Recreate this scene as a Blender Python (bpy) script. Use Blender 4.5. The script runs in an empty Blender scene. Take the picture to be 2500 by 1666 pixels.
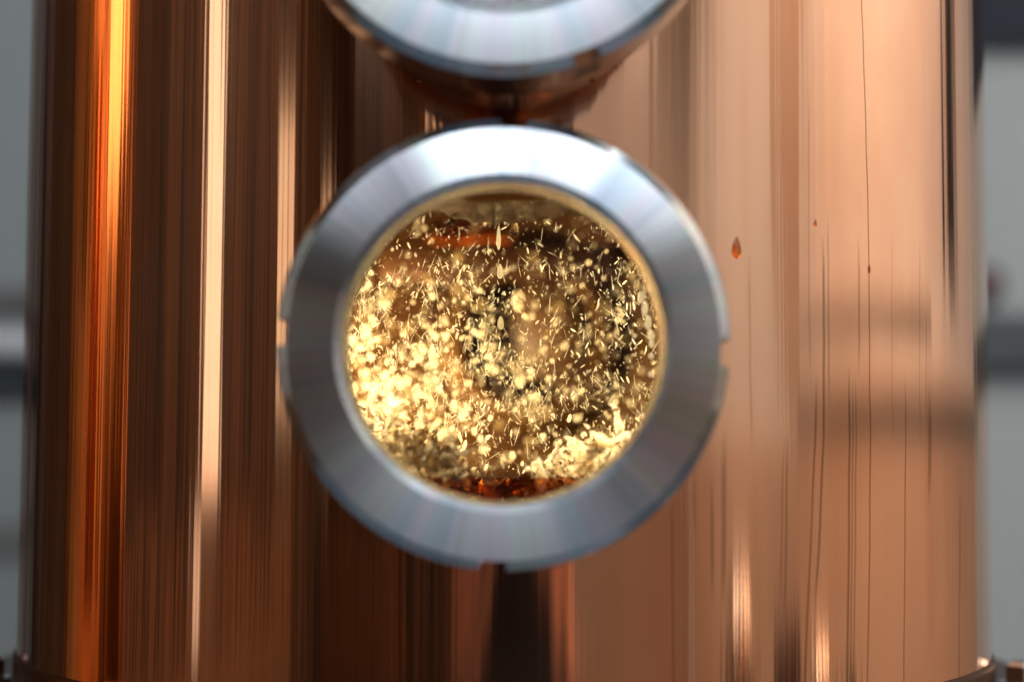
import bpy, bmesh, math, random
from mathutils import Vector, Matrix, noise
R_ = math.radians
S = bpy.context.scene
COL = S.collection

# ------------------------------------------------------------------ camera
CAM = Vector((0.003, -0.857, -0.037))
cd = bpy.data.cameras.new('camera'); cam = bpy.data.objects.new('camera', cd); COL.objects.link(cam)
cd.sensor_width = 36; cd.lens = 58; cd.clip_start = .01; cd.clip_end = 100
cam.matrix_world = Matrix.Translation(CAM) @ Matrix.Rotation(R_(90 + 3.65), 4, 'X') @ Matrix.Rotation(R_(0.3), 4, 'Z')
cd.dof.use_dof = True; cd.dof.focus_distance = .685; cd.dof.aperture_fstop = 3.4
S.camera = cam
# ------------------------------------------------------------------ world, view
W = bpy.data.worlds.new('World'); S.world = W; W.use_nodes = True
W.node_tree.nodes['Background'].inputs[0].default_value = (.55, .75, 1, 1)
W.node_tree.nodes['Background'].inputs[1].default_value = .05
S.view_settings.view_transform = 'Standard'; S.view_settings.look = 'None'
S.view_settings.exposure = 0; S.view_settings.gamma = 1
S.cycles.max_bounces = 14; S.cycles.transmission_bounces = 12; S.cycles.glossy_bounces = 8
S.cycles.transparent_max_bounces = 24
S.cycles.caustics_refractive = False; S.cycles.caustics_reflective = False
S.cycles.sample_clamp_indirect = 6; S.cycles.use_denoising = True

def area(name, loc, target, sx, sy, power, color, spread=180):
    l = bpy.data.lights.new(name, 'AREA'); l.shape = 'RECTANGLE'; l.size = sx; l.size_y = sy
    l.energy = power; l.color = color
    o = bpy.data.objects.new(name, l); COL.objects.link(o); o.location = loc
    o.rotation_euler = (Vector(target) - Vector(loc)).to_track_quat('-Z', 'Y').to_euler()
    l.spread = R_(spread)
    return o
# daylight from the high openings behind the camera
for sx, sw, pw in ((-1.35, .7, 9), (-.2, .8, 31), (.6, .6, 21), (1.4, .5, 17)):
    area('skylight_lamp', (sx, -2.6, 1.8), (sx * .4, 0, .1), sw, 1.4, pw, (.91, .955, 1))
# lamps over the pale wall on the right
area('wall_lamp', (1.0, -.4, 2.1), (2.3, .1, .4), 1.6, .9, 43, (1, .89, .80), 135)
area('back_wall_lamp', (.0, .9, 2.1), (0, 2.4, .3), 2.6, .5, 9.5, (.88, .95, 1))
# bright strips of light on the dark left side
def strip(az, rho, z0, z1, w, rad, color=(1, .93, .82)):
    x, y = math.sin(R_(az)) * rho, -math.cos(R_(az)) * rho
    h = z1 - z0
    area('strip_lamp', (x, y, (z0 + z1) / 2), (0, 0, (z0 + z1) / 2), w, h, rad * math.pi * w * h, color)
strip(-62.2, 1.9, -.10, 1.1, .13, 1.5, (1, .89, .74))
strip(-65.6, 2.0, -.34, -.13, .08, .7)
strip(-45.4, 1.9, .03, .43, .09, .95, (1, .86, .66))
strip(-36, 1.9, .03, .31, .08, .95, (1, .86, .66))
strip(-14, 1.9, .39, .47, .075, 1.1, (1, .86, .7))
# unseen warm light from the column's left side, split between wall and drops
def inner_lamp(loc, to, size, power, color, spread=180):
    l = bpy.data.lights.new('unseen_inner_lamp', 'AREA'); l.shape = 'DISK'; l.size = size; l.energy = power; l.color = color; l.spread = R_(spread)
    o = bpy.data.objects.new('unseen_inner_lamp', l); COL.objects.link(o); o.location = loc
    o.rotation_euler = (Vector(to) - Vector(loc)).to_track_quat('-Z', 'Y').to_euler()
inner_lamp((-.135, .095, -.02), (-.085, .20, -.018), .03, 3.6, (1, .74, .36), 150)
inner_lamp((-.120, -.06, -.025), (-.01, -.13, -.03), .03, 2.8, (1, .88, .63), 150)
inner_lamp((.082, -.15, .03), (.053, -.225, .012), .02, 1.5, (1, .90, .70), 70)  # added lamp out of view, aimed to brighten the right rim glints
# ------------------------------------------------------------------ helpers
def tag(o, label=None, cat=None, group=None, kind=None):
    if label: o['label'] = label
    if cat: o['category'] = cat
    if group: o['group'] = group
    if kind: o['kind'] = kind
    return o
def empty(name, loc=(0, 0, 0), rz=0):
    o = bpy.data.objects.new(name, None); COL.objects.link(o); o.location = loc; o.rotation_euler.z = rz
    o.empty_display_size = .02
    return o
def mesh_obj(name, verts, faces, mat, parent=None, smooth=True):
    me = bpy.data.meshes.new(name); me.from_pydata(verts, [], faces); me.validate(); me.update()
    if smooth: me.polygons.foreach_set('use_smooth', [True] * len(me.polygons))
    o = bpy.data.objects.new(name, me); COL.objects.link(o)
    if mat: me.materials.append(mat)
    if parent: o.parent = parent
    return o
def bm_obj(name, bm, mat, parent=None, smooth=True):
    bmesh.ops.recalc_face_normals(bm, faces=bm.faces)
    me = bpy.data.meshes.new(name); bm.to_mesh(me); bm.free()
    if smooth: me.polygons.foreach_set('use_smooth', [True] * len(me.polygons))
    o = bpy.data.objects.new(name, me); COL.objects.link(o)
    if mat: me.materials.append(mat)
    if parent: o.parent = parent
    return o
def sharp(o, ang=35):
    me = o.data
    bm = bmesh.new(); bm.from_mesh(me)
    for e in bm.edges:
        if len(e.link_faces) == 2 and e.calc_face_angle(0) > R_(ang): e.smooth = False
    bm.to_mesh(me); bm.free(); return o
def add_box(bm, c, s, rz=0, bev=0):
    m = Matrix.Translation(c) @ Matrix.Rotation(rz, 4, 'Z') @ Matrix.Diagonal((s[0], s[1], s[2], 1))
    r = bmesh.ops.create_cube(bm, size=1, matrix=m)
    if bev:
        es = list({e for v in r['verts'] for e in v.link_edges})
        bmesh.ops.bevel(bm, geom=es, offset=bev, segments=2, affect='EDGES', profile=.5)
def add_cyl(bm, p, q, r, n=24, r2=None):
    p, q = Vector(p), Vector(q); d = q - p
    m = Matrix.Translation((p + q) / 2) @ d.to_track_quat('Z', 'Y').to_matrix().to_4x4()
    bmesh.ops.create_cone(bm, cap_ends=True, segments=n, radius1=r, radius2=r if r2 is None else r2, depth=d.length, matrix=m)
def lathe_y(profile, n=180, closed=False):
    """profile: list of (radius, y); revolve about the Y axis"""
    vs, fs = [], []
    m = len(profile)
    for i in range(n):
        a = 2 * math.pi * i / n
        for r, y in profile: vs.append((r * math.sin(a), y, r * math.cos(a)))
    for i in range(n):
        j = (i + 1) % n
        for k in range(m if closed else m - 1):
            l = (k + 1) % m
            fs.append((i * m + k, i * m + l, j * m + l, j * m + k))
    return vs, fs
def lathe_z(profile, n=180, closed=False):
    vs, fs = lathe_y(profile, n, closed)
    return [(x, z, y) for x, y, z in vs], fs

# ------------------------------------------------------------------ materials
def new_mat(name):
    m = bpy.data.materials.new(name); m.use_nodes = True
    return m, m.node_tree.nodes, m.node_tree.links, m.node_tree.nodes['Principled BSDF']
def N(nodes, t, **kw):
    n = nodes.new(t)
    for k, v in kw.items(): setattr(n, k, v)
    return n
def math_n(nt, op, a, b=None, c=None):
    n = nt.nodes.new('ShaderNodeMath'); n.operation = op
    for i, v in enumerate((a, b, c)):
        if v is None: continue
        if isinstance(v, (int, float)): n.inputs[i].default_value = v
        else: nt.links.new(v, n.inputs[i])
    return n.outputs[0]
def simple(name, col, rough=.6, metal=0, noise=.25, scale=8, bump=0):
    m, nd, lk, P = new_mat(name)
    P.inputs['Roughness'].default_value = rough; P.inputs['Metallic'].default_value = metal
    tc = N(nd, 'ShaderNodeTexCoord'); no = N(nd, 'ShaderNodeTexNoise'); no.inputs['Scale'].default_value = scale
    no.inputs['Detail'].default_value = 6
    lk.new(tc.outputs['Object'], no.inputs['Vector'])
    mx = N(nd, 'ShaderNodeMix', data_type='RGBA')
    mx.inputs['A'].default_value = tuple(c * (1 - noise) for c in col) + (1,)
    mx.inputs['B'].default_value = tuple(min(1, c * (1 + noise)) for c in col) + (1,)
    lk.new(no.outputs['Fac'], mx.inputs['Factor']); lk.new(mx.outputs['Result'], P.inputs['Base Color'])
    if bump:
        b = N(nd, 'ShaderNodeBump'); b.inputs['Distance'].default_value = bump
        lk.new(no.outputs['Fac'], b.inputs['Height']); lk.new(b.outputs[0], P.inputs['Normal'])
    return m

R = .241
F = 58 / 36 * 2500
def px_phi(px, py):
    """where a spot seen at photo pixel px,py lies on the copper wall: (arc length, height)"""
    v = Vector(((px - 1250) / F, 1, (833 - py) / F)); c, s = math.cos(R_(3.65)), math.sin(R_(3.65))
    v = Vector((v.x, v.y * c - v.z * s, v.y * s + v.z * c)).normalized()
    a = v.x ** 2 + v.y ** 2; b = 2 * (CAM.x * v.x + CAM.y * v.y); q = b * b - 4 * a * (CAM.x ** 2 + CAM.y ** 2 - R * R)
    t = (-b - math.sqrt(max(q, 0))) / (2 * a); p = CAM + v * t
    return math.atan2(p.x, -p.y) * R, p.z

def copper_wall():
    m, nd, lk, P = new_mat('polished_copper'); nt = m.node_tree
    P.inputs['Metallic'].default_value = 1
    uv = N(nd, 'ShaderNodeUVMap', uv_map='wall'); sp = N(nd, 'ShaderNodeSeparateXYZ'); lk.new(uv.outputs[0], sp.inputs[0])
    U, V = sp.outputs[0], sp.outputs[1]
    def nz(su, sv, detail=2, off=0):
        cb = N(nd, 'ShaderNodeCombineXYZ')
        lk.new(math_n(nt, 'MULTIPLY', U, su), cb.inputs[0]); lk.new(math_n(nt, 'MULTIPLY', V, sv), cb.inputs[1]); cb.inputs[2].default_value = off
        n = N(nd, 'ShaderNodeTexNoise'); n.inputs['Scale'].default_value = 1; n.inputs['Detail'].default_value = detail
        lk.new(cb.outputs[0], n.inputs['Vector']); return n.outputs['Fac']
    # rolled-sheet ripple: vertical flutes of several widths, and the fine grain of polishing across
    h = math_n(nt, 'MULTIPLY', nz(28, 1.6, 1, 3.1), .55)
    h = math_n(nt, 'ADD', h, math_n(nt, 'MULTIPLY', nz(150, 1.4, 2, 7.7), .36))
    h = math_n(nt, 'ADD', h, math_n(nt, 'MULTIPLY', nz(620, 3, 1, 1.3), .045))
    h = math_n(nt, 'ADD', h, math_n(nt, 'MULTIPLY', nz(60, 2600, 2, 5.3), .005))
    bp = N(nd, 'ShaderNodeBump'); bp.inputs['Distance'].default_value = .00042; bp.inputs['Strength'].default_value = 1
    lk.new(h, bp.inputs['Height']); lk.new(bp.outputs[0], P.inputs['Normal'])
    # tint: clean copper with faint tarnish clouds
    mx = N(nd, 'ShaderNodeMix', data_type='RGBA')
    mx.inputs['A'].default_value = (.93, .55, .36, 1); mx.inputs['B'].default_value = (.84, .43, .26, 1)
    t = math_n(nt, 'SUBTRACT', nz(14, 9, 5, 2.2), .42); t = math_n(nt, 'MULTIPLY', t, 3.2)
    t.node.use_clamp = True
    t2 = math_n(nt, 'MULTIPLY', math_n(nt, 'SUBTRACT', nz(75, 3.5, 4, 6.1), .5), 3.5); t2.node.use_clamp = True  # vertical streaks put soft dark shading into the colour
    t = math_n(nt, 'MAXIMUM', t, math_n(nt, 'MULTIPLY', t2, .8)); lk.new(t, mx.inputs['Factor'])
    # thin dark lines down the wall, each with its own course
    dark_lines = [((2100, 0), (2126, 1100), (2122, 1666), .55, .9), ((1975, 200), (1980, 900), (1982, 960), .4, .55),
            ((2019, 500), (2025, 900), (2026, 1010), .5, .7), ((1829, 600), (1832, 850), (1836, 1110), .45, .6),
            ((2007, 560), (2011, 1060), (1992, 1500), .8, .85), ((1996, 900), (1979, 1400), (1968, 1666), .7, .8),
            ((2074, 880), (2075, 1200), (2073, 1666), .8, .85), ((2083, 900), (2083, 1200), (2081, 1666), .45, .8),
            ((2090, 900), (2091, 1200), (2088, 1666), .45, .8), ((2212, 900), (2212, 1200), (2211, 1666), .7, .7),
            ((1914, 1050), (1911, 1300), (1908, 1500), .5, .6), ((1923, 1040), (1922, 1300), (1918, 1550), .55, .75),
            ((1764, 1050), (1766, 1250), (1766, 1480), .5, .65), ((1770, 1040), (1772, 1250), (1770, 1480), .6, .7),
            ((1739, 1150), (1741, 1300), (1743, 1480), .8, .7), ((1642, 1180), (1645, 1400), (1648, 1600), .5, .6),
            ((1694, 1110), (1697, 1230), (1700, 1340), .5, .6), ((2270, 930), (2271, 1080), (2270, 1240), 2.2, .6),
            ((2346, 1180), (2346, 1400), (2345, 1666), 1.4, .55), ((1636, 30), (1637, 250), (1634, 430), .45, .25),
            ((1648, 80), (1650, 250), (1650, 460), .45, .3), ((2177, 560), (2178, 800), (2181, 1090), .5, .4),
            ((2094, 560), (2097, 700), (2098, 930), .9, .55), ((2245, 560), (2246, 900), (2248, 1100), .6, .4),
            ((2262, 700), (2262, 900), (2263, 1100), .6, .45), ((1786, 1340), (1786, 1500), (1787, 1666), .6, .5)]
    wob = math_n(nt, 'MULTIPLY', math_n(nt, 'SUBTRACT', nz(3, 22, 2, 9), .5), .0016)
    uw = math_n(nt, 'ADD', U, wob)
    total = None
    for p0, p1, p2, w, k in dark_lines:
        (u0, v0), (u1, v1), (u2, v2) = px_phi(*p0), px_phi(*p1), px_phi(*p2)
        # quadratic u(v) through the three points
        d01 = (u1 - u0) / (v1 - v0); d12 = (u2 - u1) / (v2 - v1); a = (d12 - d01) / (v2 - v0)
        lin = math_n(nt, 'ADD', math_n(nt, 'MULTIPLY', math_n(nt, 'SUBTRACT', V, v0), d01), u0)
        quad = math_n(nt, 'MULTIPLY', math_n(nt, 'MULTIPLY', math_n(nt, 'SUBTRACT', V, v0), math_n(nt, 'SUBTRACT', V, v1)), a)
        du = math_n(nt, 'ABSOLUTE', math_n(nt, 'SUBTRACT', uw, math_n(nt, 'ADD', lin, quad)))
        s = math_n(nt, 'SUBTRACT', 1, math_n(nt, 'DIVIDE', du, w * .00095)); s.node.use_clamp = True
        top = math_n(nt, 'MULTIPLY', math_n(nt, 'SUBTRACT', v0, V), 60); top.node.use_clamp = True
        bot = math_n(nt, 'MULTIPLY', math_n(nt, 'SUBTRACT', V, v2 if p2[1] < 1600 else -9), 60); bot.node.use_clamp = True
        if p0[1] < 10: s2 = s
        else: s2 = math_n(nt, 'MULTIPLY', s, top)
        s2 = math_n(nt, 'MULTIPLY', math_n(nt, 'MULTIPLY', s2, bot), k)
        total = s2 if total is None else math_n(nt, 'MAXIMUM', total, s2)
    # small corrosion specks
    vo = N(nd, 'ShaderNodeTexVoronoi'); vo.inputs['Scale'].default_value = 55; lk.new(uv.outputs[0], vo.inputs['Vector'])
    sc = N(nd, 'ShaderNodeSeparateColor'); lk.new(vo.outputs['Color'], sc.inputs[0])
    rad = math_n(nt, 'MULTIPLY', math_n(nt, 'GREATER_THAN', sc.outputs[0], .62), math_n(nt, 'MULTIPLY', math_n(nt, 'POWER', sc.outputs[1], 3), .075))
    spk = math_n(nt, 'MULTIPLY', math_n(nt, 'SUBTRACT', rad, vo.outputs['Distance']), 30); spk.node.use_clamp = True
    total = math_n(nt, 'MAXIMUM', total, math_n(nt, 'MULTIPLY', spk, .6))
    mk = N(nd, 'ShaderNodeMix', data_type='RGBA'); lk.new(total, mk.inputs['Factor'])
    bl = math_n(nt, 'MULTIPLY', math_n(nt, 'SUBTRACT', nz(11, 4, 3, 8.8), .52), 4); bl.node.use_clamp = True   # dull patches where hands and spills dried
    dm = N(nd, 'ShaderNodeMix', data_type='RGBA'); lk.new(math_n(nt, 'MULTIPLY', bl, .55), dm.inputs['Factor'])
    lk.new(mx.outputs['Result'], dm.inputs['A']); dm.inputs['B'].default_value = (.70, .37, .25, 1)
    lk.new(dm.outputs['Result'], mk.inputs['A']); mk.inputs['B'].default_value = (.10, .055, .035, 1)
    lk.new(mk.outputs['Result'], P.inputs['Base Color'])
    rg = math_n(nt, 'ADD', math_n(nt, 'MULTIPLY', nz(20, 14, 4, 4.4), .045), .05)
    lk.new(rg, P.inputs['Roughness'])
    P.inputs['Anisotropic'].default_value = 1; P.inputs['Anisotropic Rotation'].default_value = .25
    tg = N(nd, 'ShaderNodeTangent', direction_type='UV_MAP', uv_map='wall'); lk.new(tg.outputs[0], P.inputs['Tangent'])
    return m
def turned_steel(name='turned_steel', rough=.29, col=(.64, .66, .69), aniso=.95, rot=.25):
    m, nd, lk, P = new_mat(name); nt = m.node_tree
    P.inputs['Metallic'].default_value = 1
    tc = N(nd, 'ShaderNodeTexCoord'); sp = N(nd, 'ShaderNodeSeparateXYZ'); lk.new(tc.outputs['Object'], sp.inputs[0])
    rr = math_n(nt, 'SQRT', math_n(nt, 'ADD', math_n(nt, 'MULTIPLY', sp.outputs[0], sp.outputs[0]), math_n(nt, 'MULTIPLY', sp.outputs[2], sp.outputs[2])))
    an = math_n(nt, 'ARCTAN2', sp.outputs[0], sp.outputs[2])
    # lathe chatter: faint rings; wedges from the bore are sheen painted into the colour
    cb = N(nd, 'ShaderNodeCombineXYZ'); lk.new(math_n(nt, 'MULTIPLY', rr, 2600), cb.inputs[0]); lk.new(math_n(nt, 'MULTIPLY', an, 1.5), cb.inputs[1])
    n1 = N(nd, 'ShaderNodeTexNoise'); n1.inputs['Scale'].default_value = 1; lk.new(cb.outputs[0], n1.inputs['Vector'])
    bp = N(nd, 'ShaderNodeBump'); bp.inputs['Distance'].default_value = .00003; lk.new(n1.outputs['Fac'], bp.inputs['Height']); lk.new(bp.outputs[0], P.inputs['Normal'])
    cb2 = N(nd, 'ShaderNodeCombineXYZ'); lk.new(math_n(nt, 'SINE', an), cb2.inputs[0]); lk.new(math_n(nt, 'COSINE', an), cb2.inputs[1])
    n2 = N(nd, 'ShaderNodeTexNoise'); n2.inputs['Scale'].default_value = 4.2; n2.inputs['Detail'].default_value = 6; lk.new(cb2.outputs[0], n2.inputs['Vector'])
    cr = N(nd, 'ShaderNodeValToRGB'); lk.new(n2.outputs['Fac'], cr.inputs[0]); e = cr.color_ramp.elements
    e[0].position = .30; e[0].color = (col[0] * .62, col[1] * .72, col[2] * .84, 1)
    e[1].position = .72; e[1].color = (col[0] * 1.12, col[1] * 1.1, col[2] * 1.08, 1)
    for pos, c in ((.42, (.80, .92, .98)), (.5, (.98, .95, 1.04)), (.58, (.90, 1.02, .98))):
        q = e.new(pos); q.color = (col[0] * c[0], col[1] * c[1], col[2] * c[2], 1)
    n3 = N(nd, 'ShaderNodeTexNoise'); n3.inputs['Scale'].default_value = 26; n3.inputs['Detail'].default_value = 4; lk.new(cb2.outputs[0], n3.inputs['Vector'])
    mr = N(nd, 'ShaderNodeMapRange'); mr.inputs['From Min'].default_value = .3; mr.inputs['From Max'].default_value = .7; mr.inputs['To Min'].default_value = .88; mr.inputs['To Max'].default_value = 1.06
    lk.new(n3.outputs['Fac'], mr.inputs['Value'])
    vm = N(nd, 'ShaderNodeVectorMath', operation='SCALE'); lk.new(cr.outputs[0], vm.inputs[0]); lk.new(mr.outputs[0], vm.inputs['Scale'])
    lk.new(vm.outputs[0], P.inputs['Base Color'])
    P.inputs['Roughness'].default_value = rough; P.inputs['Anisotropic'].default_value = aniso; P.inputs['Anisotropic Rotation'].default_value = rot
    tg = N(nd, 'ShaderNodeTangent', direction_type='RADIAL', axis='Y'); lk.new(tg.outputs[0], P.inputs['Tangent'])
    return m
def glass(name, col=(1, 1, 1), ior=1.45, rough=0):
    m, nd, lk, P = new_mat(name)
    P.inputs['Base Color'].default_value = (*col, 1); P.inputs['Roughness'].default_value = rough
    P.inputs['Transmission Weight'].default_value = 1; P.inputs['IOR'].default_value = ior
    return m
def spirit_drop(name, island, t0, t1, col):
    """clear spirit lit through by the lamp: part of the light scatters, part passes, more or less from drop to drop"""
    m, nd, lk, P = new_mat(name)
    P.inputs['Base Color'].default_value = (*col, 1); P.inputs['Roughness'].default_value = .1
    tr = N(nd, 'ShaderNodeBsdfTranslucent'); tr.inputs[0].default_value = (*col, 1)
    tp = N(nd, 'ShaderNodeBsdfTransparent'); tp.inputs[0].default_value = (1, .97, .9, 1)
    m1 = N(nd, 'ShaderNodeMixShader'); m1.inputs[0].default_value = .55; lk.new(P.outputs[0], m1.inputs[1]); lk.new(tr.outputs[0], m1.inputs[2])
    if island: rnd = N(nd, 'ShaderNodeNewGeometry').outputs['Random Per Island']
    else: rnd = N(nd, 'ShaderNodeObjectInfo').outputs['Random']
    f = math_n(m.node_tree, 'ADD', math_n(m.node_tree, 'MULTIPLY', rnd, t1 - t0), t0)
    m2 = N(nd, 'ShaderNodeMixShader'); lk.new(f, m2.inputs[0]); lk.new(m1.outputs[0], m2.inputs[1]); lk.new(tp.outputs[0], m2.inputs[2])
    lk.new(m2.outputs[0], nd['Material Output'].inputs['Surface'])
    return m
def froth_mat():
    m, nd, lk, P = new_mat('froth')
    P.inputs['Base Color'].default_value = (1, .92, .74, 1); P.inputs['Roughness'].default_value = .05; P.inputs['IOR'].default_value = 1.45
    tr = N(nd, 'ShaderNodeBsdfTranslucent'); tr.inputs[0].default_value = (1, .9, .68, 1)
    tp = N(nd, 'ShaderNodeBsdfTransparent'); tp.inputs[0].default_value = (1, .93, .78, 1)
    m1 = N(nd, 'ShaderNodeMixShader'); m1.inputs[0].default_value = .6; lk.new(P.outputs[0], m1.inputs[1]); lk.new(tr.outputs[0], m1.inputs[2])
    # thin films let light through face on, and turn it away where they slope off
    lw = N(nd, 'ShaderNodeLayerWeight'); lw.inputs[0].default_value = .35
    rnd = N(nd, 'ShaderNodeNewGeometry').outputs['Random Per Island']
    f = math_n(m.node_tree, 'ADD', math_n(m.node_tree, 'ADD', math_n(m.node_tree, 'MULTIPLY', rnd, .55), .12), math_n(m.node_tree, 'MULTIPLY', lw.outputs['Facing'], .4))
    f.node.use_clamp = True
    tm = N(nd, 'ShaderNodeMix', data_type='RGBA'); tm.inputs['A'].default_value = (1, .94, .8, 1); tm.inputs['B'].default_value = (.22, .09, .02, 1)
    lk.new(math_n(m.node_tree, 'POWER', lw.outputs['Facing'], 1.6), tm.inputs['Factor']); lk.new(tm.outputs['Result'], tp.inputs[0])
    m2 = N(nd, 'ShaderNodeMixShader'); lk.new(f, m2.inputs[0]); lk.new(m1.outputs[0], m2.inputs[1]); lk.new(tp.outputs[0], m2.inputs[2])
    lk.new(m2.outputs[0], nd['Material Output'].inputs['Surface']); return m
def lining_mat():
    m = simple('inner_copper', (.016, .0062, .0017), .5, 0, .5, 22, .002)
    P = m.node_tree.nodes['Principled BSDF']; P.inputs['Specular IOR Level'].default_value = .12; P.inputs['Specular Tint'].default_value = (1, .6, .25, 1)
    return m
def boards(name, cols, s):
    m, nd, lk, P = new_mat(name); P.inputs['Roughness'].default_value = .7
    tc = N(nd, 'ShaderNodeTexCoord'); sp = N(nd, 'ShaderNodeSeparateXYZ'); lk.new(tc.outputs['Object'], sp.inputs[0])
    k = math_n(m.node_tree, 'FLOOR', math_n(m.node_tree, 'MULTIPLY', math_n(m.node_tree, 'ADD', sp.outputs[0], sp.outputs[1]), s))
    wn = N(nd, 'ShaderNodeTexWhiteNoise', noise_dimensions='1D'); lk.new(k, wn.inputs['W'])
    cr = N(nd, 'ShaderNodeValToRGB'); lk.new(wn.outputs['Value'], cr.inputs[0])
    e = cr.color_ramp.elements; e[0].color = (*cols[0], 1); e[1].color = (*cols[1], 1)
    lk.new(cr.outputs[0], P.inputs['Base Color']); return m
M = dict(
    froth=froth_mat(),    copper=copper_wall(), nut=turned_steel(), nut_side=turned_steel('bright_steel', .16, (.58, .60, .61), .3),
    wood=simple('brown_wood', (.26, .115, .045), .6, 0, .45, 6),
    pale_metal=simple('pale_metal', (.80, .68, .55), .22, 1, .1, 8),
    neck=simple('neck_metal', (.36, .26, .20), .2, 1, .15, 20),
    pane=glass('sight_pane', (1, .99, .96), 1.45), water=glass('clear_spirit', (1, .90, .66), 1.36), drop=spirit_drop('lit_spirit', False, .35, .93, (1, .83, .52)), mist=spirit_drop('lit_mist', True, .35, .93, (1, .83, .52)),
    spray=spirit_drop('lit_spray', True, .0, .7, (1, .90, .66)), bright=spirit_drop('lit_bright', False, .0, .2, (1, .93, .75)),
    gasket=simple('gasket_rubber', (.09, .05, .02), .4, 0, .3, 60),
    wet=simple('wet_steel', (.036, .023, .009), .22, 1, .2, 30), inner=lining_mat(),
    flange=simple('brown_flange', (.075, .055, .045), .4, .6, .3, 20), collar=simple('brown_copper', (.11, .05, .022), .4, 1, .25, 30),
    bolt=simple('bright_bolt', (.72, .70, .72), .18, 1, .1, 40), copper2=simple('aged_copper', (.74, .265, .075), .15, 1, .12, 5),
    wall=simple('grey_plaster', (.34, .38, .39), .85, 0, .06, 2.5), pale=simple('cream_plaster', (.80, .76, .70), .85, 0, .04, 1.5),
    dark=boards('dark_boards', ((.005, .003, .002), (.18, .085, .034)), 33), floor=simple('concrete', (.20, .24, .29), .7, 0, .15, 4),
    ceil=simple('ceiling_paint', (.55, .56, .56), .9, 0, .05, 2), navy=simple('navy_paint', (.006, .009, .022), .75, 0, .2, 4),
    white=simple('white_paint', (.62, .66, .70), .4, 0, .05, 6), rail=simple('slate_paint', (.04, .055, .065), .5, 0, .2, 6),
    tan=simple('tan_paint', (.60, .43, .31), .8, 0, .12, 3), duct=simple('buff_duct', (.62, .50, .40), .6, 0, .05, 2),
    black=simple('black_plastic', (.015, .014, .014), .4, 0, .2, 20), pool=None)

# ------------------------------------------------------------------ setting
def plane(name, pts, mat):
    o = mesh_obj(name, pts, [(0, 1, 2, 3)], mat, None, False); o['kind'] = 'structure'; return o
X0, X1, Y0, Y1, Z0, Z1 = -2.4, 2.3, -3.0, 2.2, -1.25, 2.4
plane('floor', [(X0, Y0, Z0), (X1, Y0, Z0), (X1, Y1, Z0), (X0, Y1, Z0)], M['floor'])
plane('ceiling', [(X0, Y0, Z1), (X0, Y1, Z1), (X1, Y1, Z1), (X1, Y0, Z1)], M['ceil'])
plane('back_wall', [(X0, Y1, Z0), (X1, Y1, Z0), (X1, Y1, Z1), (X0, Y1, Z1)], M['wall'])
plane('right_wall', [(X1, Y0, Z0), (X1, Y0, Z1), (X1, Y1, Z1), (X1, Y1, Z0)], M['pale'])
plane('left_wall', [(X0, Y0, Z0), (X0, Y1, Z0), (X0, Y1, Z1), (X0, Y0, Z1)], M['dark'])
plane('front_wall', [(.75, Y0, Z0), (.75, Y0, Z1), (X1, Y0, Z1), (X1, Y0, Z0)], M['pale'])
plane('front_boards', [(X0, Y0, Z0), (X0, Y0, Z1), (.75, Y0, Z1), (.75, Y0, Z0)], M['dark'])

def wall_z(py, d): return CAM.z + d * (1090 - py) / F
def wall_x(px, d): return CAM.x + d * (px - 1250) / F
D = Y1 - CAM.y
# white pipe on the wall at left, with a dark strip put in for the shade under it
t = tag(empty('wall_pipe', (-1.4, Y1 - .05, wall_z(850, D))), 'white horizontal pipe on the grey wall, blurred at far left', 'pipe')
bm = bmesh.new(); add_cyl(bm, (-.95, 0, 0), (.9, 0, 0), .025, 24); bm_obj('tube', bm, M['white'], t)
for x in (-.5, .40):
    bm = bmesh.new(); add_box(bm, (x, .027, 0), (.03, .045, .06), 0, .004); bm_obj('bracket', bm, M['white'], t, False)
bm = bmesh.new(); add_box(bm, (-1.42, Y1 - .008, wall_z(940, D)), (1.9, .016, .075), 0, .004)
tag(bm_obj('pipe_shade_strip', bm, M['rail'], None, False), 'dark strip put in for the shade just under the white pipe at left', 'trunking')
bm = bmesh.new(); add_box(bm, (-1.42, Y1 - .008, wall_z(745, D)), (1.9, .016, .05), 0, .004)
tag(bm_obj('wall_batten', bm, simple('grey_batten', (.16, .15, .15), .7), None, False), 'grey-brown batten just above the white pipe at left', 'batten')
bm = bmesh.new(); add_box(bm, (-1.42, Y1 - .008, wall_z(1325, D)), (1.9, .016, .06), 0, .004)
tag(bm_obj('wall_batten', bm, simple('grey_batten_low', (.20, .21, .21), .7), None, False), 'low grey batten on the wall at lower left', 'batten')
# slate rail on the wall at right, running round the corner onto the pale wall
t = tag(empty('wall_rail', (1.5, Y1 - .03, wall_z(835, D))), 'dark slate rail on the grey wall, blurred at far right', 'rail')
bm = bmesh.new(); add_box(bm, (0, 0, 0), (1.54, .05, .105), 0, .012); bm_obj('bar', bm, M['rail'], t, False)
bm = bmesh.new(); add_box(bm, (.76, -1.72, -.092), (.05, 3.4, .06), 0, .012); bm_obj('bar', bm, simple('brown_rail', (.55, .45, .36), .6), t, False)
bm = bmesh.new(); add_box(bm, (X1 - .02, -.32, .215), (.03, 1.9, .05), 0, .01)
tag(bm_obj('wall_rail', bm, simple('tan_rail', (.58, .49, .41), .6), None, False), 'upper tan rail on the cream wall', 'rail')
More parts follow.
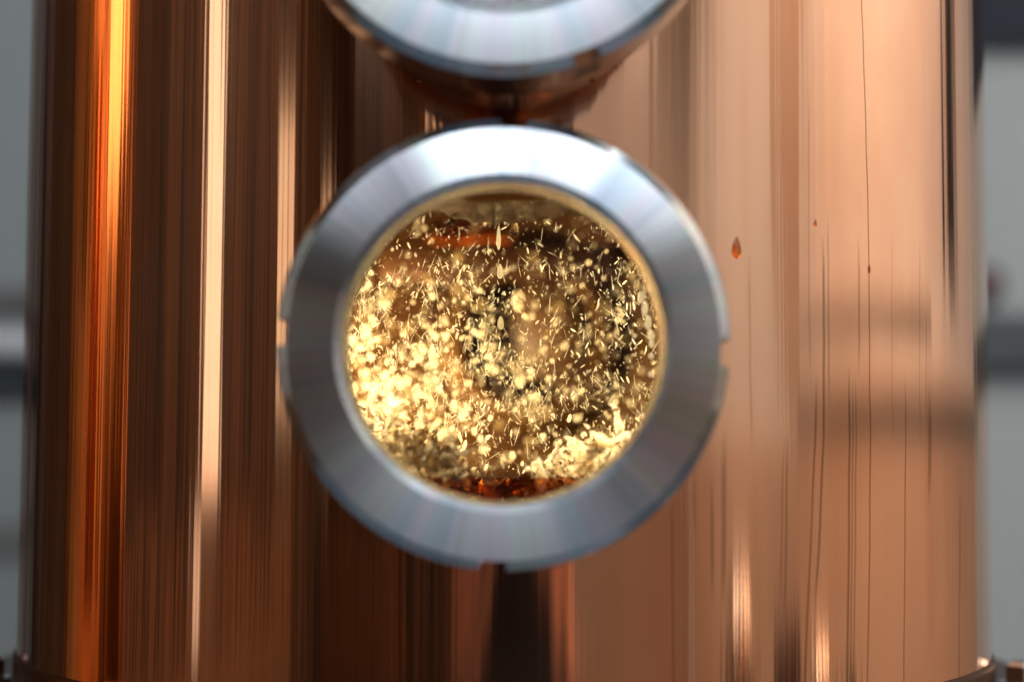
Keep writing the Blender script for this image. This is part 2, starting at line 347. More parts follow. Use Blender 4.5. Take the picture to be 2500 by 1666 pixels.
# navy panel high on the wall at right
t = tag(empty('wall_panel', (1.45, Y1 - .02, .70 + .45)), 'dark navy panel high on the grey wall, top right corner', 'panel')
bm = bmesh.new(); add_box(bm, (0, 0, 0), (1.5, .035, .88), 0, .006); bm_obj('board', bm, M['navy'], t, False)
bm = bmesh.new(); add_cyl(bm, (wall_x(2400, D), Y1 - .03, wall_z(690, D)), (wall_x(2400, D), Y1, wall_z(690, D)), .035, 24)
tag(bm_obj('maroon_boss', bm, simple('maroon_knob', (.12, .06, .07), .5), None), 'small dull maroon knob on the wall at right', 'knob')
# dark upright trunk on the pale wall
bm = bmesh.new(); add_box(bm, (X1 - .06, 1.10, .95), (.1, .17, 1.2), 0, .01)
tag(bm_obj('trunking', bm, M['black'], None, False), 'dark upright cable trunk on the cream wall', 'trunk')
# tan dado below the cream plaster, and a buff duct that narrows downward
bm = bmesh.new(); add_box(bm, (X1 - .012, (Y0 + Y1) / 2 + .02, (Z0 - .03) / 2), (.024, Y1 - Y0 - .3, -.03 - Z0), 0, .004)
tag(bm_obj('dado', bm, M['tan'], None, False), None, None, None, 'structure')
bm = bmesh.new(); add_box(bm, ((X1 + .75) / 2, Y0 + .012, (Z0 - .03) / 2), (X1 - .75 - .05, .024, -.03 - Z0), 0, .004)
tag(bm_obj('dado', bm, M['tan'], None, False), None, None, None, 'structure')
bm = bmesh.new()
q = [(-.2, 0.75), (.2, 0.75), (.06, -.75), (-.04, -.75)]
vv = [bm.verts.new((x, y, z)) for y in (-.07, .07) for x, z in q]
for f in ((0, 1, 2, 3), (7, 6, 5, 4), (0, 4, 5, 1), (1, 5, 6, 2), (2, 6, 7, 3), (3, 7, 4, 0)): bm.faces.new([vv[i] for i in f])
o = bm_obj('air_duct', bm, M['duct'], None, False); o.location = (1.78, -1.02, .78); o.rotation_euler.z = R_(58)
tag(o, 'buff tapering air duct in front of the cream wall', 'duct')
# upright dark pipes at the back left
for i, (x, y, r) in enumerate([(-1.20, .72, .035), (-1.22, .92, .03), (-1.12, 1.14, .04), (-1.0, 1.32, .025)]):
    bm = bmesh.new(); add_cyl(bm, (x, y, Z0), (x, y, Z1), r, 24)
    tag(bm_obj('standpipe', bm, M['black'] if i % 2 else simple('brown_pipe', (.10, .07, .06), .5), None),
        ('thick black pipe nearest the neighbouring copper column', 'thin brown pipe second from the neighbouring copper column', 'thickest black pipe third from the neighbouring copper column', 'thinnest brown pipe farthest back beside the grey wall')[i], 'pipe', 'dark standpipes at the back left')
# low wooden pickets along the dark side, seen as brown stripes in the copper
def pickets(x0, y0, x1, y1, n, lab):
    t = tag(empty('picket_fence', ((x0 + x1) / 2, (y0 + y1) / 2, Z0), math.atan2(y1 - y0, x1 - x0)), lab, 'fence')
    L = math.hypot(x1 - x0, y1 - y0); w = L / n * .33
    me = None
    for k in range(n):
        if me is None:
            bm = bmesh.new(); prof = [(-w, 0), (w, 0)] + [(w * math.cos(a), 1 + w * 1.3 * math.sin(a)) for a in [math.pi * j / 8 for j in range(9)]]
            f = [bm.verts.new((x, -.011, z)) for x, z in prof]; g = [bm.verts.new((x, .011, z)) for x, z in prof]
            bm.faces.new(f); bm.faces.new(list(reversed(g)))
            for j in range(len(f)): bm.faces.new((f[j], g[j], g[(j + 1) % len(f)], f[(j + 1) % len(f)]))
            o = bm_obj('picket', bm, M['wood'], t, False); me = o.data
        else:
            o = bpy.data.objects.new('picket', me); COL.objects.link(o); o.parent = t
        o.location = (-L / 2 + L * (k + .5) / n, 0, 0); o.scale.z = -.21 - Z0 + random.uniform(-.06, .05)
    bm = bmesh.new(); add_box(bm, (0, .025, .8), (L, .025, .09)); add_box(bm, (0, .025, .25), (L, .025, .09)); bm_obj('rails', bm, M['wood'], t, False)
random.seed(4)
pickets(-2.1, .35, -2.1, -2.1, 24, 'wooden picket fence along the dark left side')
pickets(-2.0, -2.6, -.98, -2.6, 10, 'wooden picket fence along the dark front side')
# second column, left of the frame, seen in the reflection
t = tag(empty('still_column', (-1.20, .08, 0)), 'neighbouring plain copper column seen only as an orange reflection', 'column')
vs, fs = lathe_z([(.25, Z0 + .1), (.25, 1.5), (.22, 1.6), (.05, 1.68)], 96); mesh_obj('shell', vs, fs, M['copper2'], t)
vs, fs = lathe_z([(.27, Z0), (.33, Z0), (.33, Z0 + .1), (.27, Z0 + .1)], 96); mesh_obj('base_ring', vs, fs, M['flange'], t, False)
# equipment low on the right, seen in the reflection
def vessel(x, y, r, z, mat, lab):
    t = tag(empty('vessel', (x, y, Z0)), lab, 'vessel')
    h = z - Z0
    vs, fs = lathe_z([(0, 0), (r, 0), (r, h - r), (r * .9, h - r * .45), (r * .55, h - r * .12), (r * .2, h), (0, h)], 48); mesh_obj('body', vs, fs, mat, t)
    vs, fs = lathe_z([(r, h - r * 1.3), (r + .008, h - r * 1.3), (r + .008, h - r * 1.2), (r, h - r * 1.2)], 48); mesh_obj('band', vs, fs, M['flange'], t)
vessel(.95, -.88, .075, -.17, M['pale_metal'], 'round-shouldered bright metal vessel right of the column')
vessel(1.15, -.72, .06, -.20, simple('brown_enamel', (.10, .05, .03), .4), 'brown enamel vessel right of the column')
vessel(1.25, -.55, .07, -.24, M['pale_metal'], 'lower bright metal vessel right of the column')
vessel(1.35, -.38, .08, -.28, simple('dark_enamel', (.05, .035, .028), .4), 'dark enamel vessel right of the column')

# ------------------------------------------------------------------ column
col = tag(empty('copper_column', (0, 0, -.15)), 'tall polished copper still column with round steel sight glasses', 'still column')
def colpart(o): o.parent = col; o.location = (0, 0, .15); return o
NR = .0705
GL = [(-.0017, 0.055), (.1640, .076)]          # height and reach of the two sight glasses
def shell():
    zt, zb = .62, -.15
    nphi, nz = 540, 276
    vs, fs, idx = [], [], {}
    zs = [zb + (zt - zb) * k / nz for k in range(nz + 1)]
    holes = [(0.0, GL[0][0]), (0.0, GL[1][0]), (math.pi - .064, .035)]
    def inside(a, z):
        for ha, hz in holes:
            da = (a - ha + math.pi) % (2 * math.pi) - math.pi
            if abs(da) < 1.2 and (R * math.sin(da)) ** 2 + (z - hz) ** 2 < (NR - .001) ** 2: return (ha, hz)
        return None
    keep = []
    for i in range(nphi):
        a0 = 2 * math.pi * (i + .5) / nphi
        for k in range(nz):
            if inside(a0, (zs[k] + zs[k + 1]) / 2): continue
            keep.append((i, k))
    def vert(i, k):
        i %= nphi
        if (i, k) not in idx:
            a, z = 2 * math.pi * i / nphi, zs[k]
            h = inside(a, z)
            if h:                                  # pull ragged rim points out to the circle
                da = (a - h[0] + math.pi) % (2 * math.pi) - math.pi
                x, dz = R * math.sin(da), z - h[1]; q = (NR - .001) / max(1e-6, math.hypot(x, dz))
                a = h[0] + math.asin(x * q / R); z = h[1] + dz * q
            idx[(i, k)] = len(vs); vs.append((R * math.sin(a), -R * math.cos(a), z))
        return idx[(i, k)]
    for i, k in keep: fs.append((vert(i, k), vert(i + 1, k), vert(i + 1, k + 1), vert(i, k + 1)))
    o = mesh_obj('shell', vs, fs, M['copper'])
    me = o.data; uvl = me.uv_layers.new(name='wall')
    for p in me.polygons:
        ang = [math.atan2(vs[v][0], -vs[v][1]) for v in p.vertices]
        if max(ang) - min(ang) > math.pi: ang = [a + 2 * math.pi if a < 0 else a for a in ang]
        for li, a, v in zip(p.loop_indices, ang, p.vertices): uvl.data[li].uv = (a * R, vs[v][2])
    me.normals_split_custom_set_from_vertices([Vector((v[0], v[1], 0)).normalized() for v in vs])
    return o
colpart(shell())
# inner lining: same wall seen from inside, rougher and never polished
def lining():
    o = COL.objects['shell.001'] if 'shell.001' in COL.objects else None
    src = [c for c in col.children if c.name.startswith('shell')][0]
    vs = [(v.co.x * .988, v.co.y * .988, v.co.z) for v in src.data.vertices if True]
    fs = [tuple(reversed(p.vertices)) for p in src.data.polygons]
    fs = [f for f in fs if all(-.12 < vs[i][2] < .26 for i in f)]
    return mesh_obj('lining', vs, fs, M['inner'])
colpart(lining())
vs, fs = lathe_z([(R + .0002, -.1352), (R + .0011, -.1358), (R + .0014, -.138), (R + .0014, -.151)], 240)
colpart(mesh_obj('collar', vs, fs, M['collar']))
FZ = -.150
vs, fs = lathe_z([(R - .02, FZ), (.268, FZ), (.271, FZ - .003), (.271, FZ - .022), (.268, FZ - .025), (R - .02, FZ - .025)], 240)
fl = sharp(mesh_obj('base_flange', vs, fs, M['flange'])); colpart(fl)
bolt_me = None
for k in range(12):
    a = R_(-75 + 30 * k)
    if bolt_me is None:
        bm = bmesh.new(); add_cyl(bm, (0, 0, 0), (0, 0, .0025), .0125, 28); add_cyl(bm, (0, 0, .0025), (0, 0, .0105), .0095, 6); add_cyl(bm, (0, 0, .0105), (0, 0, .0125), .0085, 6, .0065)
        b = bm_obj('bolt', bm, M['bolt'], fl, False); bolt_me = b.data
    else:
        b = bpy.data.objects.new('bolt', bolt_me); COL.objects.link(b); b.parent = fl
    b.location = (.2555 * math.sin(a), -.2555 * math.cos(a), FZ); b.rotation_euler.z = a + .3 * k

def nut_mesh(rot):
    """slotted union nut: front face towards -Y, local origin in the middle of the front face"""
    RO, RI = .0780, .0556
    n = 720; slot = R_(3.2); dep = .0036
    prof = [(RI - .0014, .0150), (RI, .0030), (RI + .0024, 0), (.0738, .0009), (.0742, .0010), (RO - .0005, .0032), (RO, .0042),
            (RO, .0275), (RO - .002, .0295), (NR + .001, .0295)]
    vs, fs = [], []
    angs = []
    for i in range(n): angs.append((2 * math.pi * i / n, None))
    m = len(prof)
    for i in range(n):
        a = 2 * math.pi * i / n
        q = (a - rot + math.pi / 4) % (math.pi / 2) - math.pi / 4
        ins = abs(q) < slot
        for r, y in prof:
            rr = min(r, RO - dep) if ins else r
            vs.append((rr * math.sin(a), y, rr * math.cos(a)))
    for i in range(n):
        j = (i + 1) % n
        for k in range(m - 1): fs.append((i * m + k, j * m + k, j * m + k + 1, i * m + k + 1))
    o = mesh_obj('slotted_nut', vs, fs, M['nut'])
    o.data.materials.append(M['nut_side'])
    for p in o.data.polygons:
        if p.index % (m - 1) >= 4 or p.index % (m - 1) < 1: p.material_index = 1
    return sharp(o, 14)
def sight_glass(z, reach, rot, first):
    """neck welded to the column, with nut, gasket and pane as sub-parts"""
    yf = -R - reach
    vs, fs = lathe_y([(NR - .003, yf + .022), (NR, yf + .022), (NR, yf + reach + .012 + .005), (NR + .004, yf + reach + .010)] if False else
                     [(.0665, yf + .024), (NR, yf + .024), (NR, -R + .016), (.0665, -R + .016)], 180, True)
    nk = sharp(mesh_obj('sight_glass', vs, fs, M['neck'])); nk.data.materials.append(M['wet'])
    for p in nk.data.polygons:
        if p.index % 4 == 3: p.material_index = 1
    nk.parent = col; nk.location = (0, 0, .15 + z)
    nt = nut_mesh(rot); nt.parent = nk; nt.location = (0, yf, 0)
    vs, fs = lathe_y([(.0554, yf + .0165), (.0558, yf + .0150), (.0690, yf + .0146), (.0690, yf + .0195), (.0570, yf + .0195)], 180, True)
    g = mesh_obj('gasket', vs, fs, M['gasket'], nk)
    if not first:
        vs, fs = lathe_y([(NR - .001, yf + .0297), (.0742, yf + .0297), (.0752, yf + .031), (.0752, yf + .046), (.0735, yf + .048), (NR - .001, yf + .049)], 240)
        sharp(mesh_obj('collar', vs, fs, M['neck'], nk), 50)
    vs, fs = lathe_y([(0, yf + .0197), (.0690, yf + .0197), (.0690, yf + .0239), (0, yf + .0239)], 120)  # upper pane is a steel disc, standing in for its grey-blue reflection
    sharp(mesh_obj('pane' if first else 'pane_reflection_disc', vs, fs, M['pane'] if first else M['nut_side'], nk))
    return nk
g1 = sight_glass(GL[0][0], GL[0][1], R_(2.6), True)
g2 = sight_glass(GL[1][0], GL[1][1], R_(180 - 21), False)
# far sight glass, seen dark through the near one
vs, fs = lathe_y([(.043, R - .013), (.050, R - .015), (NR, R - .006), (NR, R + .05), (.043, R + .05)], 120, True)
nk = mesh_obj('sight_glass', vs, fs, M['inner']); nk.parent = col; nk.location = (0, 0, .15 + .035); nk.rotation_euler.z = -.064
vs, fs = lathe_y([(0, R + .03), (.043, R + .03), (.043, R + .036), (0, R + .036)], 90)
mesh_obj('cover', vs, fs, simple('amber_cover', (.045, .018, .004), .6, 0, .5, 60), nk)

# ------------------------------------------------------------------ inside the glass
random.seed(11)
def pix(px, py, d):
    c, s = math.cos(R_(3.65)), math.sin(R_(3.65))
    v = Vector(((px - 1250) / F, 1, (833 - py) / F)); v = Vector((v.x, v.y * c - v.z * s, v.y * s + v.z * c))
    return CAM + v * (d / v.y)
# pool of spirit on the tray
pm, nd, lk, P = new_mat('amber_spirit')
P.inputs['Base Color'].default_value = (.20, .06, .012, 1); P.inputs['Roughness'].default_value = .06; P.inputs['IOR'].default_value = 1.36
tc = N(nd, 'ShaderNodeTexCoord'); no = N(nd, 'ShaderNodeTexNoise'); no.inputs['Scale'].default_value = 70; no.inputs['Detail'].default_value = 3; no.inputs['Distortion'].default_value = 1.2
b = N(nd, 'ShaderNodeBump'); b.inputs['Distance'].default_value = .004; lk.new(tc.outputs['Object'], no.inputs['Vector']); lk.new(no.outputs['Fac'], b.inputs['Height']); lk.new(b.outputs[0], P.inputs['Normal'])
tr = N(nd, 'ShaderNodeBsdfTranslucent'); tr.inputs[0].default_value = (.30, .085, .016, 1)
tp = N(nd, 'ShaderNodeBsdfTransparent'); tp.inputs[0].default_value = (.5, .17, .04, 1)
m1 = N(nd, 'ShaderNodeMixShader'); m1.inputs[0].default_value = .5; lk.new(P.outputs[0], m1.inputs[1]); lk.new(tr.outputs[0], m1.inputs[2])
m2 = N(nd, 'ShaderNodeMixShader'); m2.inputs[0].default_value = .5; lk.new(m1.outputs[0], m2.inputs[1]); lk.new(tp.outputs[0], m2.inputs[2])
lk.new(m2.outputs[0], nd['Material Output'].inputs['Surface'])
PZ = -.0490
vs, fs = lathe_z([(0, PZ), (.12, PZ), (.2345, PZ)], 120)
zz0 = [-.070 + (.070 + PZ) * k / 6 for k in range(7)]; n0 = len(vs); yf_ = -.205
for yy in (yf_, -.19):
    for r_, z in enumerate(zz0):
        hw = .05 if z > -.05 else .05; z -= .0017
        for k in range(13): vs.append((-hw + 2 * hw * k / 12, yy, z + (.0028 * math.sin(k * 1.9 + .8) * (r_ == 6))))
for r in range(6):
    for k in range(12): a = n0 + r * 13 + k; fs.append((a, a + 1, a + 14, a + 13))
for k in range(12): a = n0 + 6 * 13 + k; fs.append((a, a + 1, a + 7 * 13 + 1, a + 7 * 13))
tag(mesh_obj('liquid_pool', vs, fs, pm), 'dark amber pool of spirit at the bottom inside the sight glass', 'liquid')
vs, fs = lathe_z([(0, .135), (.2345, .135)], 120)
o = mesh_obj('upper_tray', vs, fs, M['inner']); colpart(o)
red = simple('glow_orange', (.62, .12, .006), .5, .2, .8, 55)  # saturated orange stands in for the glow of lit copper
bm = bmesh.new(); p = pix(1230, 640, 1.0); add_box(bm, p, (.15, .006, .022), 0, .002)  # plate added to give the orange-brown haze at the back
tag(bm_obj('haze_plate', bm, simple('amber_haze', (.045, .015, .0025), .45, .3, .6, 30)), 'brown-orange plate added for the haze below the orange glow inside the sight glass', 'plate')

ICO = {}
for sub_ in (1, 2, 3, 4):
    b_ = bmesh.new(); bmesh.ops.create_icosphere(b_, subdivisions=sub_, radius=1)
    ICO[sub_] = ([v.co.copy() for v in b_.verts], [tuple(v.index for v in f.verts) for f in b_.faces]); b_.free()
class Blobs:
    def __init__(self): self.v, self.f = [], []
    def add(self, c, r, stretch=1, axis=Vector((0, 0, 1)), sub=1, taper=0):
        q = axis.to_track_quat('Z', 'Y').to_matrix(); n0 = len(self.v)
        for co in ICO[sub][0]:
            k = r * (1 - taper * co.z)
            self.v.append(tuple(c + q @ Vector((co.x * k, co.y * k, co.z * r * stretch))))
        self.f += [tuple(i + n0 for i in f) for f in ICO[sub][1]]
    def build(self, name, mat, parent=None): return mesh_obj(name, self.v, self.f, mat, parent)
B = Blobs()
for qx, qy, qr, qs in ((1110, 566, .0085, 2.3), (1175, 558, .0080, 1.9), (1225, 574, .0045, 2.0)): B.add(pix(qx, qy, 1.02), qr, qs, Vector((1, .1, .08)).normalized(), 3)  # blobs added in the shape of the orange glow
tag(B.build('orange_glow_shape', red), 'orange shape added for the glow behind the top of the sight glass', 'glow')
drop_me = []
for sub, tp in ((2, 0), (2, .25), (2, -.2)):
    B = Blobs(); B.add(Vector((0, 0, 0)), 1, 1, Vector((0, 0, 1)), sub, tp)
    me = bpy.data.meshes.new('droplet'); me.from_pydata(B.v, [], B.f); me.update(); me.materials.append(M['drop'])
    me.polygons.foreach_set('use_smooth', [True] * len(me.polygons)); drop_me.append(me)
fleck_me = []
for me in drop_me: q = me.copy(); q.materials.clear(); q.materials.append(M['bright']); fleck_me.append(q)
def in_view(px, py): return math.hypot(px - 1222, (py - 846)) < 392
cands = []
def dens(px, py):
    w = .34 + .66 * math.exp(-((px - 980) / 250) ** 2 - ((py - 920) / 180) ** 2)
    w *= .35 + 1.3 * max(0, noise.noise(Vector((px / 70, py / 70, 1.7))) + .35)
    if py < 640: w *= .4
    if py > 1090: w *= .6
    return w
def tilt(sd): a = random.gauss(0, sd); return Vector((math.sin(a), random.uniform(-.3, .3), math.cos(a))).normalized()
KINDS = [   # share, depth, radius, stretch, tilt
    (.40, (.640, .730), (.00007, .00017, 1.6), (1.5, 9), .55),      # fine glints near the glass
    (.09, (.655, .715), (.00006, .00011, 1), (18, 46), .45),        # long thin threads
    (.14, (.650, .720), (.00018, .00042, 2), (2.2, 6), .5),         # bold flecks
    (.32, (.73, 1.00), (.0004, .0014, 2), (1, 1.7), .4),            # round drops deeper in
    (.05, (.78, 1.04), (.0010, .0024, 2), (1, 1.4), .4)]            # large ones far back
while len(cands) < 5600:
    px, py = random.uniform(835, 1605), random.uniform(490, 1210)
    if not in_view(px, py) or random.random() > dens(px, py): continue
    u = random.random()
    for sh, dd, rr, ss, sd in KINDS:
        if u < sh: break
        u -= sh
    d = random.uniform(*dd); r = rr[0] + (rr[1] - rr[0]) * random.random() ** rr[2]; st = random.uniform(*ss); ax = tilt(sd)
    p = pix(px, py, d)
    if math.hypot(p.x, p.y) > .225 and abs(p.x) > .04: continue
    if p.z < PZ + .001 and d > .62 or p.z > .12: continue
    cands.append((r * r * st / d / d, p, r, st, ax))
for k in range(330):                                                # thick of the jet, lower left, far behind the glass
    px, py = random.gauss(925, 85), random.gauss(990, 75)
    if not in_view(px, py): continue
    d = random.uniform(.74, .98); r = .0007 + .0013 * random.random(); p = pix(px, py, d)
    if math.hypot(p.x, p.y) < .22 and p.z > PZ: cands.append((r * r / d / d, p, r, random.uniform(1, 1.4), tilt(.4)))
cands.sort(key=lambda c: -c[0])
for i, (s, p, r, st, ax) in enumerate(cands[:300]):
    o = bpy.data.objects.new('droplet', (fleck_me if st > 1.75 else drop_me)[i % 3]); COL.objects.link(o)
    o.location = p; o.scale = (r, r, r * st); o.rotation_euler = ax.to_track_quat('Z', 'Y').to_euler()
    v = p - CAM; c_, s_ = math.cos(R_(3.65)), math.sin(R_(3.65)); dy = v.y * c_ + v.z * s_
    qx, qy = 1250 + F * v.x / dy - 1222, 833 - F * (v.z * c_ - v.y * s_) / dy - 850
    h2 = round(math.degrees(math.atan2(qx, -qy)) / 15) % 24; rr = math.hypot(qx, qy)
    clock = ('half past %d' % ((h2 // 2) or 12)) if h2 % 2 else ("%d o'clock" % ((h2 // 2) or 12))
    kind = 'long thin golden streak' if st > 9 else 'slim golden fleck' if st > 2 else 'big soft golden droplet' if r > .0016 else 'round golden droplet' if r > .001 else 'small golden droplet'
    place = 'near the centre' if rr < 60 else 'a little off centre towards %s' % clock if rr < 130 else 'midway out towards %s' % clock if rr < 210 else 'well out towards %s' % clock if rr < 290 else 'close to the rim at %s' % clock
    place += ' in the lower glass'
    tag(o, kind + ' ' + place, 'droplet', 'golden droplets inside the sight glass')
B, B2 = Blobs(), Blobs()
for s, p, r, st, ax in cands[300:]: (B if st > 1.75 or (p - CAM).length < .735 else B2).add(p, r, st, ax, 1)
tag(B.build('spray', M['spray']), 'fine golden spray of flecks and threads just behind the glass', 'spray', None, 'stuff')
tag(B2.build('mist', M['mist']), 'soft golden mist of round drops deep inside the sight glass', 'spray', None, 'stuff')

# frothy splashes
def froth(name, cx, cy, spanx, spany, n, label, seed, d0):
    """crumpled sheets of liquid with bubbles and flung beads"""
    random.seed(seed); B = Blobs()
    sg = 1 if cx < 1200 else -1
    def spot(k=1):
        while True:
            px = random.gauss(cx, spanx * k); py = cy + random.gauss(0, spany * k) + (px - cx) * .42 * sg
            if in_view(px, py): return pix(px, py, random.uniform(d0, d0 + .075))
    for k in range(n // 3):
        c = spot(.9); r = .0005 + .0021 * random.random() ** 1.5; st = random.uniform(1, 2.6); ax = tilt(.8).to_track_quat('Z', 'Y').to_matrix(); off = Vector((random.uniform(0, 90), random.uniform(0, 90), 0)); n0 = len(B.v)
        for co in ICO[3][0]:
            w = noise.fractal(co * 1.6 + off, 1, 2, 4); w2 = noise.noise(co * 5 + off)
            B.v.append(tuple(c + ax @ Vector((co.x, co.y * .6, co.z * st)) * r * max(.2, 1 + .95 * w + .45 * w2)))
        B.f += [tuple(i + n0 for i in f) for f in ICO[3][1]]
    nf = len(B.f)
    for k in range(int(n * 1.7)):
        r = .00016 + .0008 * random.random() ** 2.6
        a = random.uniform(-1.2, 1.2); ax = Vector((math.sin(a), random.uniform(-.4, .4), math.cos(a))).normalized()
        B.add(spot(1.15), r, random.uniform(.9, 3.2), ax, 2)
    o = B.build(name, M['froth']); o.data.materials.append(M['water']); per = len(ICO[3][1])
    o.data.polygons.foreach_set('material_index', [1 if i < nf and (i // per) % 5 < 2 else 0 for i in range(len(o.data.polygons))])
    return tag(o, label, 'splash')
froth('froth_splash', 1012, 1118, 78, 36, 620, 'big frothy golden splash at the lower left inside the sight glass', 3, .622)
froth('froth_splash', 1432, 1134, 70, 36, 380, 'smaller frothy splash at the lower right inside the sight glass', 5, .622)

# liquid film under the neck top, with hanging drops
fm, nd, lk, P = new_mat('rippled_film'); P.inputs['Base Color'].default_value = (.012, .006, .002, 1); P.inputs['Roughness'].default_value = .08; P.inputs['Specular IOR Level'].default_value = .14
tc = N(nd, 'ShaderNodeTexCoord'); mp = N(nd, 'ShaderNodeMapping'); mp.inputs['Scale'].default_value = (60, 260, 60); lk.new(tc.outputs['Object'], mp.inputs[0])
no = N(nd, 'ShaderNodeTexNoise'); no.inputs['Scale'].default_value = 1; no.inputs['Detail'].default_value = 2; no.inputs['Distortion'].default_value = 1.5; lk.new(mp.outputs[0], no.inputs['Vector'])
b = N(nd, 'ShaderNodeBump'); b.inputs['Distance'].default_value = .006; lk.new(no.outputs['Fac'], b.inputs['Height']); lk.new(b.outputs[0], P.inputs['Normal'])
vs, fs = [], []
nx, ny = 60, 14
for j in range(ny + 1):
    for i in range(nx + 1):
        v = j / ny; y = -.270 + .052 * v
        zz = .0506 - .0004 * v; hw = .038 - .004 * v; zz += .007 * abs(2 * i / nx - 1) ** 2.5 + .0005 * math.sin(i * .9) * v
        x = -hw + 2 * hw * i / nx
        vs.append((x, y, zz + .00035 * math.sin(i * .16 + 1.7 * math.sin(j * .9 + i * .05)) + .0002 * math.sin(j * 1.9 + i * .11)))
for j in range(ny):
    for i in range(nx): a = j * (nx + 1) + i; fs.append((a, a + 1, a + nx + 2, a + nx + 1))
o = mesh_obj('liquid_film', vs, fs, fm)
tag(o, 'rippled clear film of liquid under the top rim of the sight glass', 'liquid')
B = Blobs(); B.add(Vector((0, 0, 0)), 1, 1, Vector((0, 0, 1)), 2)
bm_, nd, lk, P = new_mat('glint_white'); P.inputs['Base Color'].default_value = (1, .94, .8, 1); P.inputs['Roughness'].default_value = .1
tr = N(nd, 'ShaderNodeBsdfTranslucent'); tr.inputs[0].default_value = (1, .94, .8, 1); mm = N(nd, 'ShaderNodeMixShader'); mm.inputs[0].default_value = .6
lk.new(P.outputs[0], mm.inputs[1]); lk.new(tr.outputs[0], mm.inputs[2]); lk.new(mm.outputs[0], nd['Material Output'].inputs['Surface'])
glint_me = bpy.data.meshes.new('rim_glint'); glint_me.from_pydata(B.v, [], B.f); glint_me.update(); glint_me.materials.append(bm_)
glint_me.polygons.foreach_set('use_smooth', [True] * len(glint_me.polygons))
def pend(px, py, d, r, st, taper, label, tail=0):
    B = Blobs(); c = pix(px, py, d); B.add(c, r, st, Vector((0, 0, 1)), 3, taper)
    if tail: B.add(c + Vector((0, 0, r * st + tail * .5)), r * .35, tail / r / .7, Vector((0, 0, 1)), 2)
    return tag(B.build('hanging_drop', M['water']), label, 'drop')
pend(1105, 532, .655, .0017, 1.9, -.1, 'short clear drop hanging from the film, left of centre')
pend(1254, 556, .655, .0018, 1.9, .45, 'long pear-shaped drop on a thin neck hanging from the film', .008)
for bi, (px, py, r, st) in enumerate([(1566, 722, .0011, 2.2), (1575, 752, .0012, 2.4), (1583, 786, .0013, 2.3), (1589, 815, .0012, 1.8), (1592, 838, .0011, 1.3), (1591, 868, .0011, 1), (1590, 912, .0011, 1), (1550, 818, .0008, 1)]):
    o = bpy.data.objects.new('rim_glint', glint_me); COL.objects.link(o); o.location = pix(px, py, .632); o.scale = (r, r, r * st)  # white blobs imitate the lamp's highlights on the wet neck wall
    tag(o, ('topmost', 'second', 'third', 'fourth', 'fifth', 'sixth', 'lowest', 'small inner')[bi] + ' white blob added for the glints down the right rim of the glass', 'drop', 'white blobs added for glints on the right rim')
fall_me = drop_me[1].copy(); fall_me.materials.clear(); fall_me.materials.append(M['bright'])
def fall(px, py, r, st, label):
    o = bpy.data.objects.new('falling_drop', fall_me); COL.objects.link(o); o.location = pix(px, py, .668); o.scale = (r, r, r * st)
    tag(o, label, 'drop')
fall(1216, 580, .0009, 5.6, 'long bright thread of liquid falling below the film')
fall(1220, 662, .0012, 2.6, 'bright white falling drop below the long thread')
fall(1222, 788, .0013, 2.2, 'pill-shaped bright drop over the dark far opening')

# amber drops clinging to the copper outside
def cling(px, py, r, st, label):
    u, z = px_phi(px, py); a = u / R
    B = Blobs(); B.add(Vector((0, 0, 0)), r, st, Vector((0, 0, 1)), 3, .45)
    B.v = [(x, y * .45, zz) for x, y, zz in B.v]
    o = B.build('amber_drop', glass('amber_glaze_%d' % px, (.75, .30, .08), 1.36)); o.location = (R * math.sin(a), -R * math.cos(a), z); o.rotation_euler.z = a
    tag(o, label, 'drop')
cling(1797, 602, .0019, 2.3, 'largest amber drop on the copper, right of the steel ring')
cling(2121, 652, .0008, 2.4, 'small amber drop beside the long dark line on the copper')
cling(1989, 541, .0008, 1.8, 'tiny dark brown drop below a faint line on the copper')

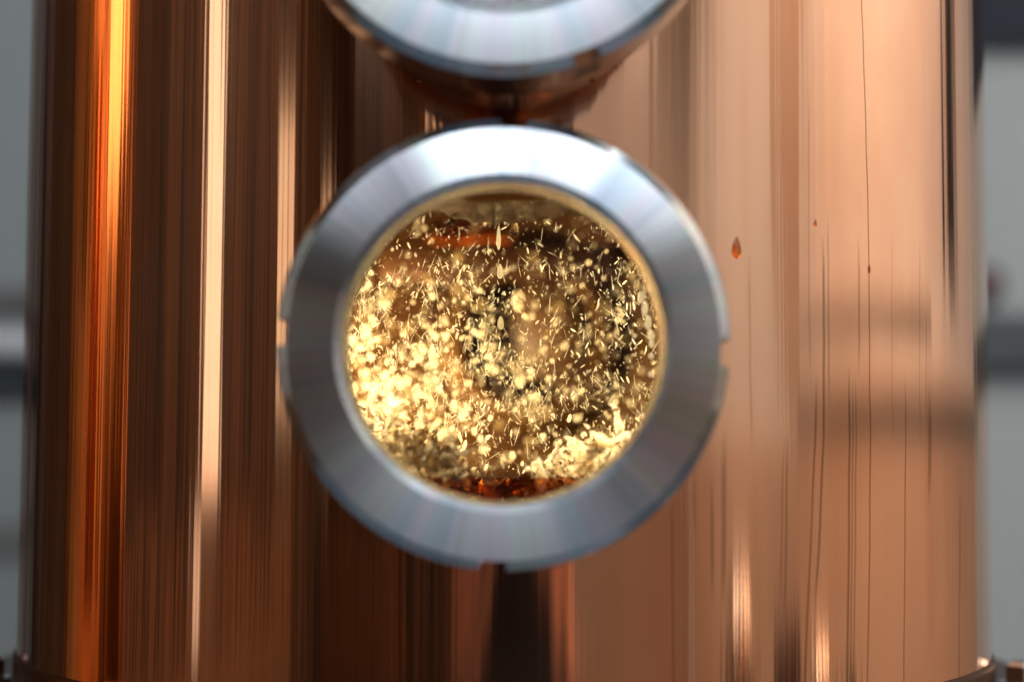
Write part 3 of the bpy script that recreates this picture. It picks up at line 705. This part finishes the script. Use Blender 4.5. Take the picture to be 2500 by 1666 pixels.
# ------------------------------------------------------------------ photographer behind the camera, seen in the copper
t = tag(empty('hand_camera', (CAM.x, CAM.y - .03, CAM.z)), 'black hand-held camera facing the column', 'camera')
vs, fs = lathe_y([(.024, .014), (.033, .012), (.034, -.03), (.032, -.08), (0, -.08)], 48); mesh_obj('lens', vs, fs, M['black'], t)
bm = bmesh.new(); add_box(bm, (0, -.115, 0), (.14, .065, .095), 0, .012); add_box(bm, (0, -.105, .06), (.06, .06, .04), 0, .012); bm_obj('body', bm, M['black'], t, False)
def person():
    root = tag(empty('person', (.03, -1.22, Z0)), 'person in a dark top holding a camera up to the column', 'person')
    pts, rad, ed = [], [], []
    def P_(x, y, z, r, par=None):
        pts.append((x, y, z - Z0)); rad.append(r); k = len(pts) - 1
        if par is not None: ed.append((par, k))
        return k
    pel = P_(0, 0, -.38, .14); w = P_(0, 0, -.22, .125, pel); ch = P_(0, .01, -.02, .145, w); nk = P_(0, .01, .10, .06, ch)
    hd0 = P_(0, .03, .17, .075, nk); hd = P_(0, .03, .26, .082, hd0)
    for s in (-1, 1):
        sx = .042 if s < 0 else 0
        hip = P_(s * .09, 0, -.48, .09, pel); kn = P_(s * .10, .02, -.82, .058, hip); an = P_(s * .10, -.01, -1.17, .04, kn); P_(s * .11, .12, -1.215, .03, an)
        sh = P_(s * .17, .01, .02, .055, ch); el = P_(s * .19 + sx * .8, .19, -.25, .034, sh); wr = P_(s * .085 - .01 + sx, .30, -.09, .025, el)
        pa = P_(s * .075 - .01 + sx, .315, -.03, .028, wr)
        for f in range(4):
            k1 = P_(s * .078 - .01 + sx, .325 + f * .001, -.035 + f * .018, .0085, pa)
            k2 = P_(s * .076 - .01 + sx, .345, -.035 + f * .018, .0080, k1); P_(s * .062 - .01 + sx, .352, -.034 + f * .018, .0072, k2)
        th = P_(s * .07 - .01 + sx, .295, -.01, .0095, pa); P_(s * .055 - .01 + sx, .288, .005, .0085, th)
    me = bpy.data.meshes.new('body'); me.from_pydata(pts, ed, []); ob = bpy.data.objects.new('body', me); COL.objects.link(ob); ob.parent = root
    sk = ob.modifiers.new('skin', 'SKIN'); ob.modifiers.new('sub', 'SUBSURF').levels = 1; ob.modifiers['sub'].render_levels = 2
    for v, r in zip(me.skin_vertices[0].data, rad): v.radius = (r, r)
    me.skin_vertices[0].data[0].use_root = True
    me.materials.append(simple('skin', (.85, .41, .26), .5, 0, .08, 10))
    vs, fs = lathe_z([(.0, .13), (.075, .12), (.17, .06), (.195, 0.0), (.185, -.2), (.17, -.4), (.18, -.5), (.17, -.5)], 48)
    sh = mesh_obj('shirt', [(x * 1.05, y * .72, z - Z0) for x, y, z in vs], fs, simple('dark_cloth', (.035, .032, .036), .85, 0, .2, 20), root)
    vs, fs = lathe_z([(.0, .375), (.06, .36), (.092, .31), (.098, .25), (.09, .2)], 32)
    mesh_obj('hair', [(x, y * 1.1 + .01, z - Z0) for x, y, z in vs], fs, simple('hair', (.03, .02, .012), .6, 0, .3, 40), root)
person()
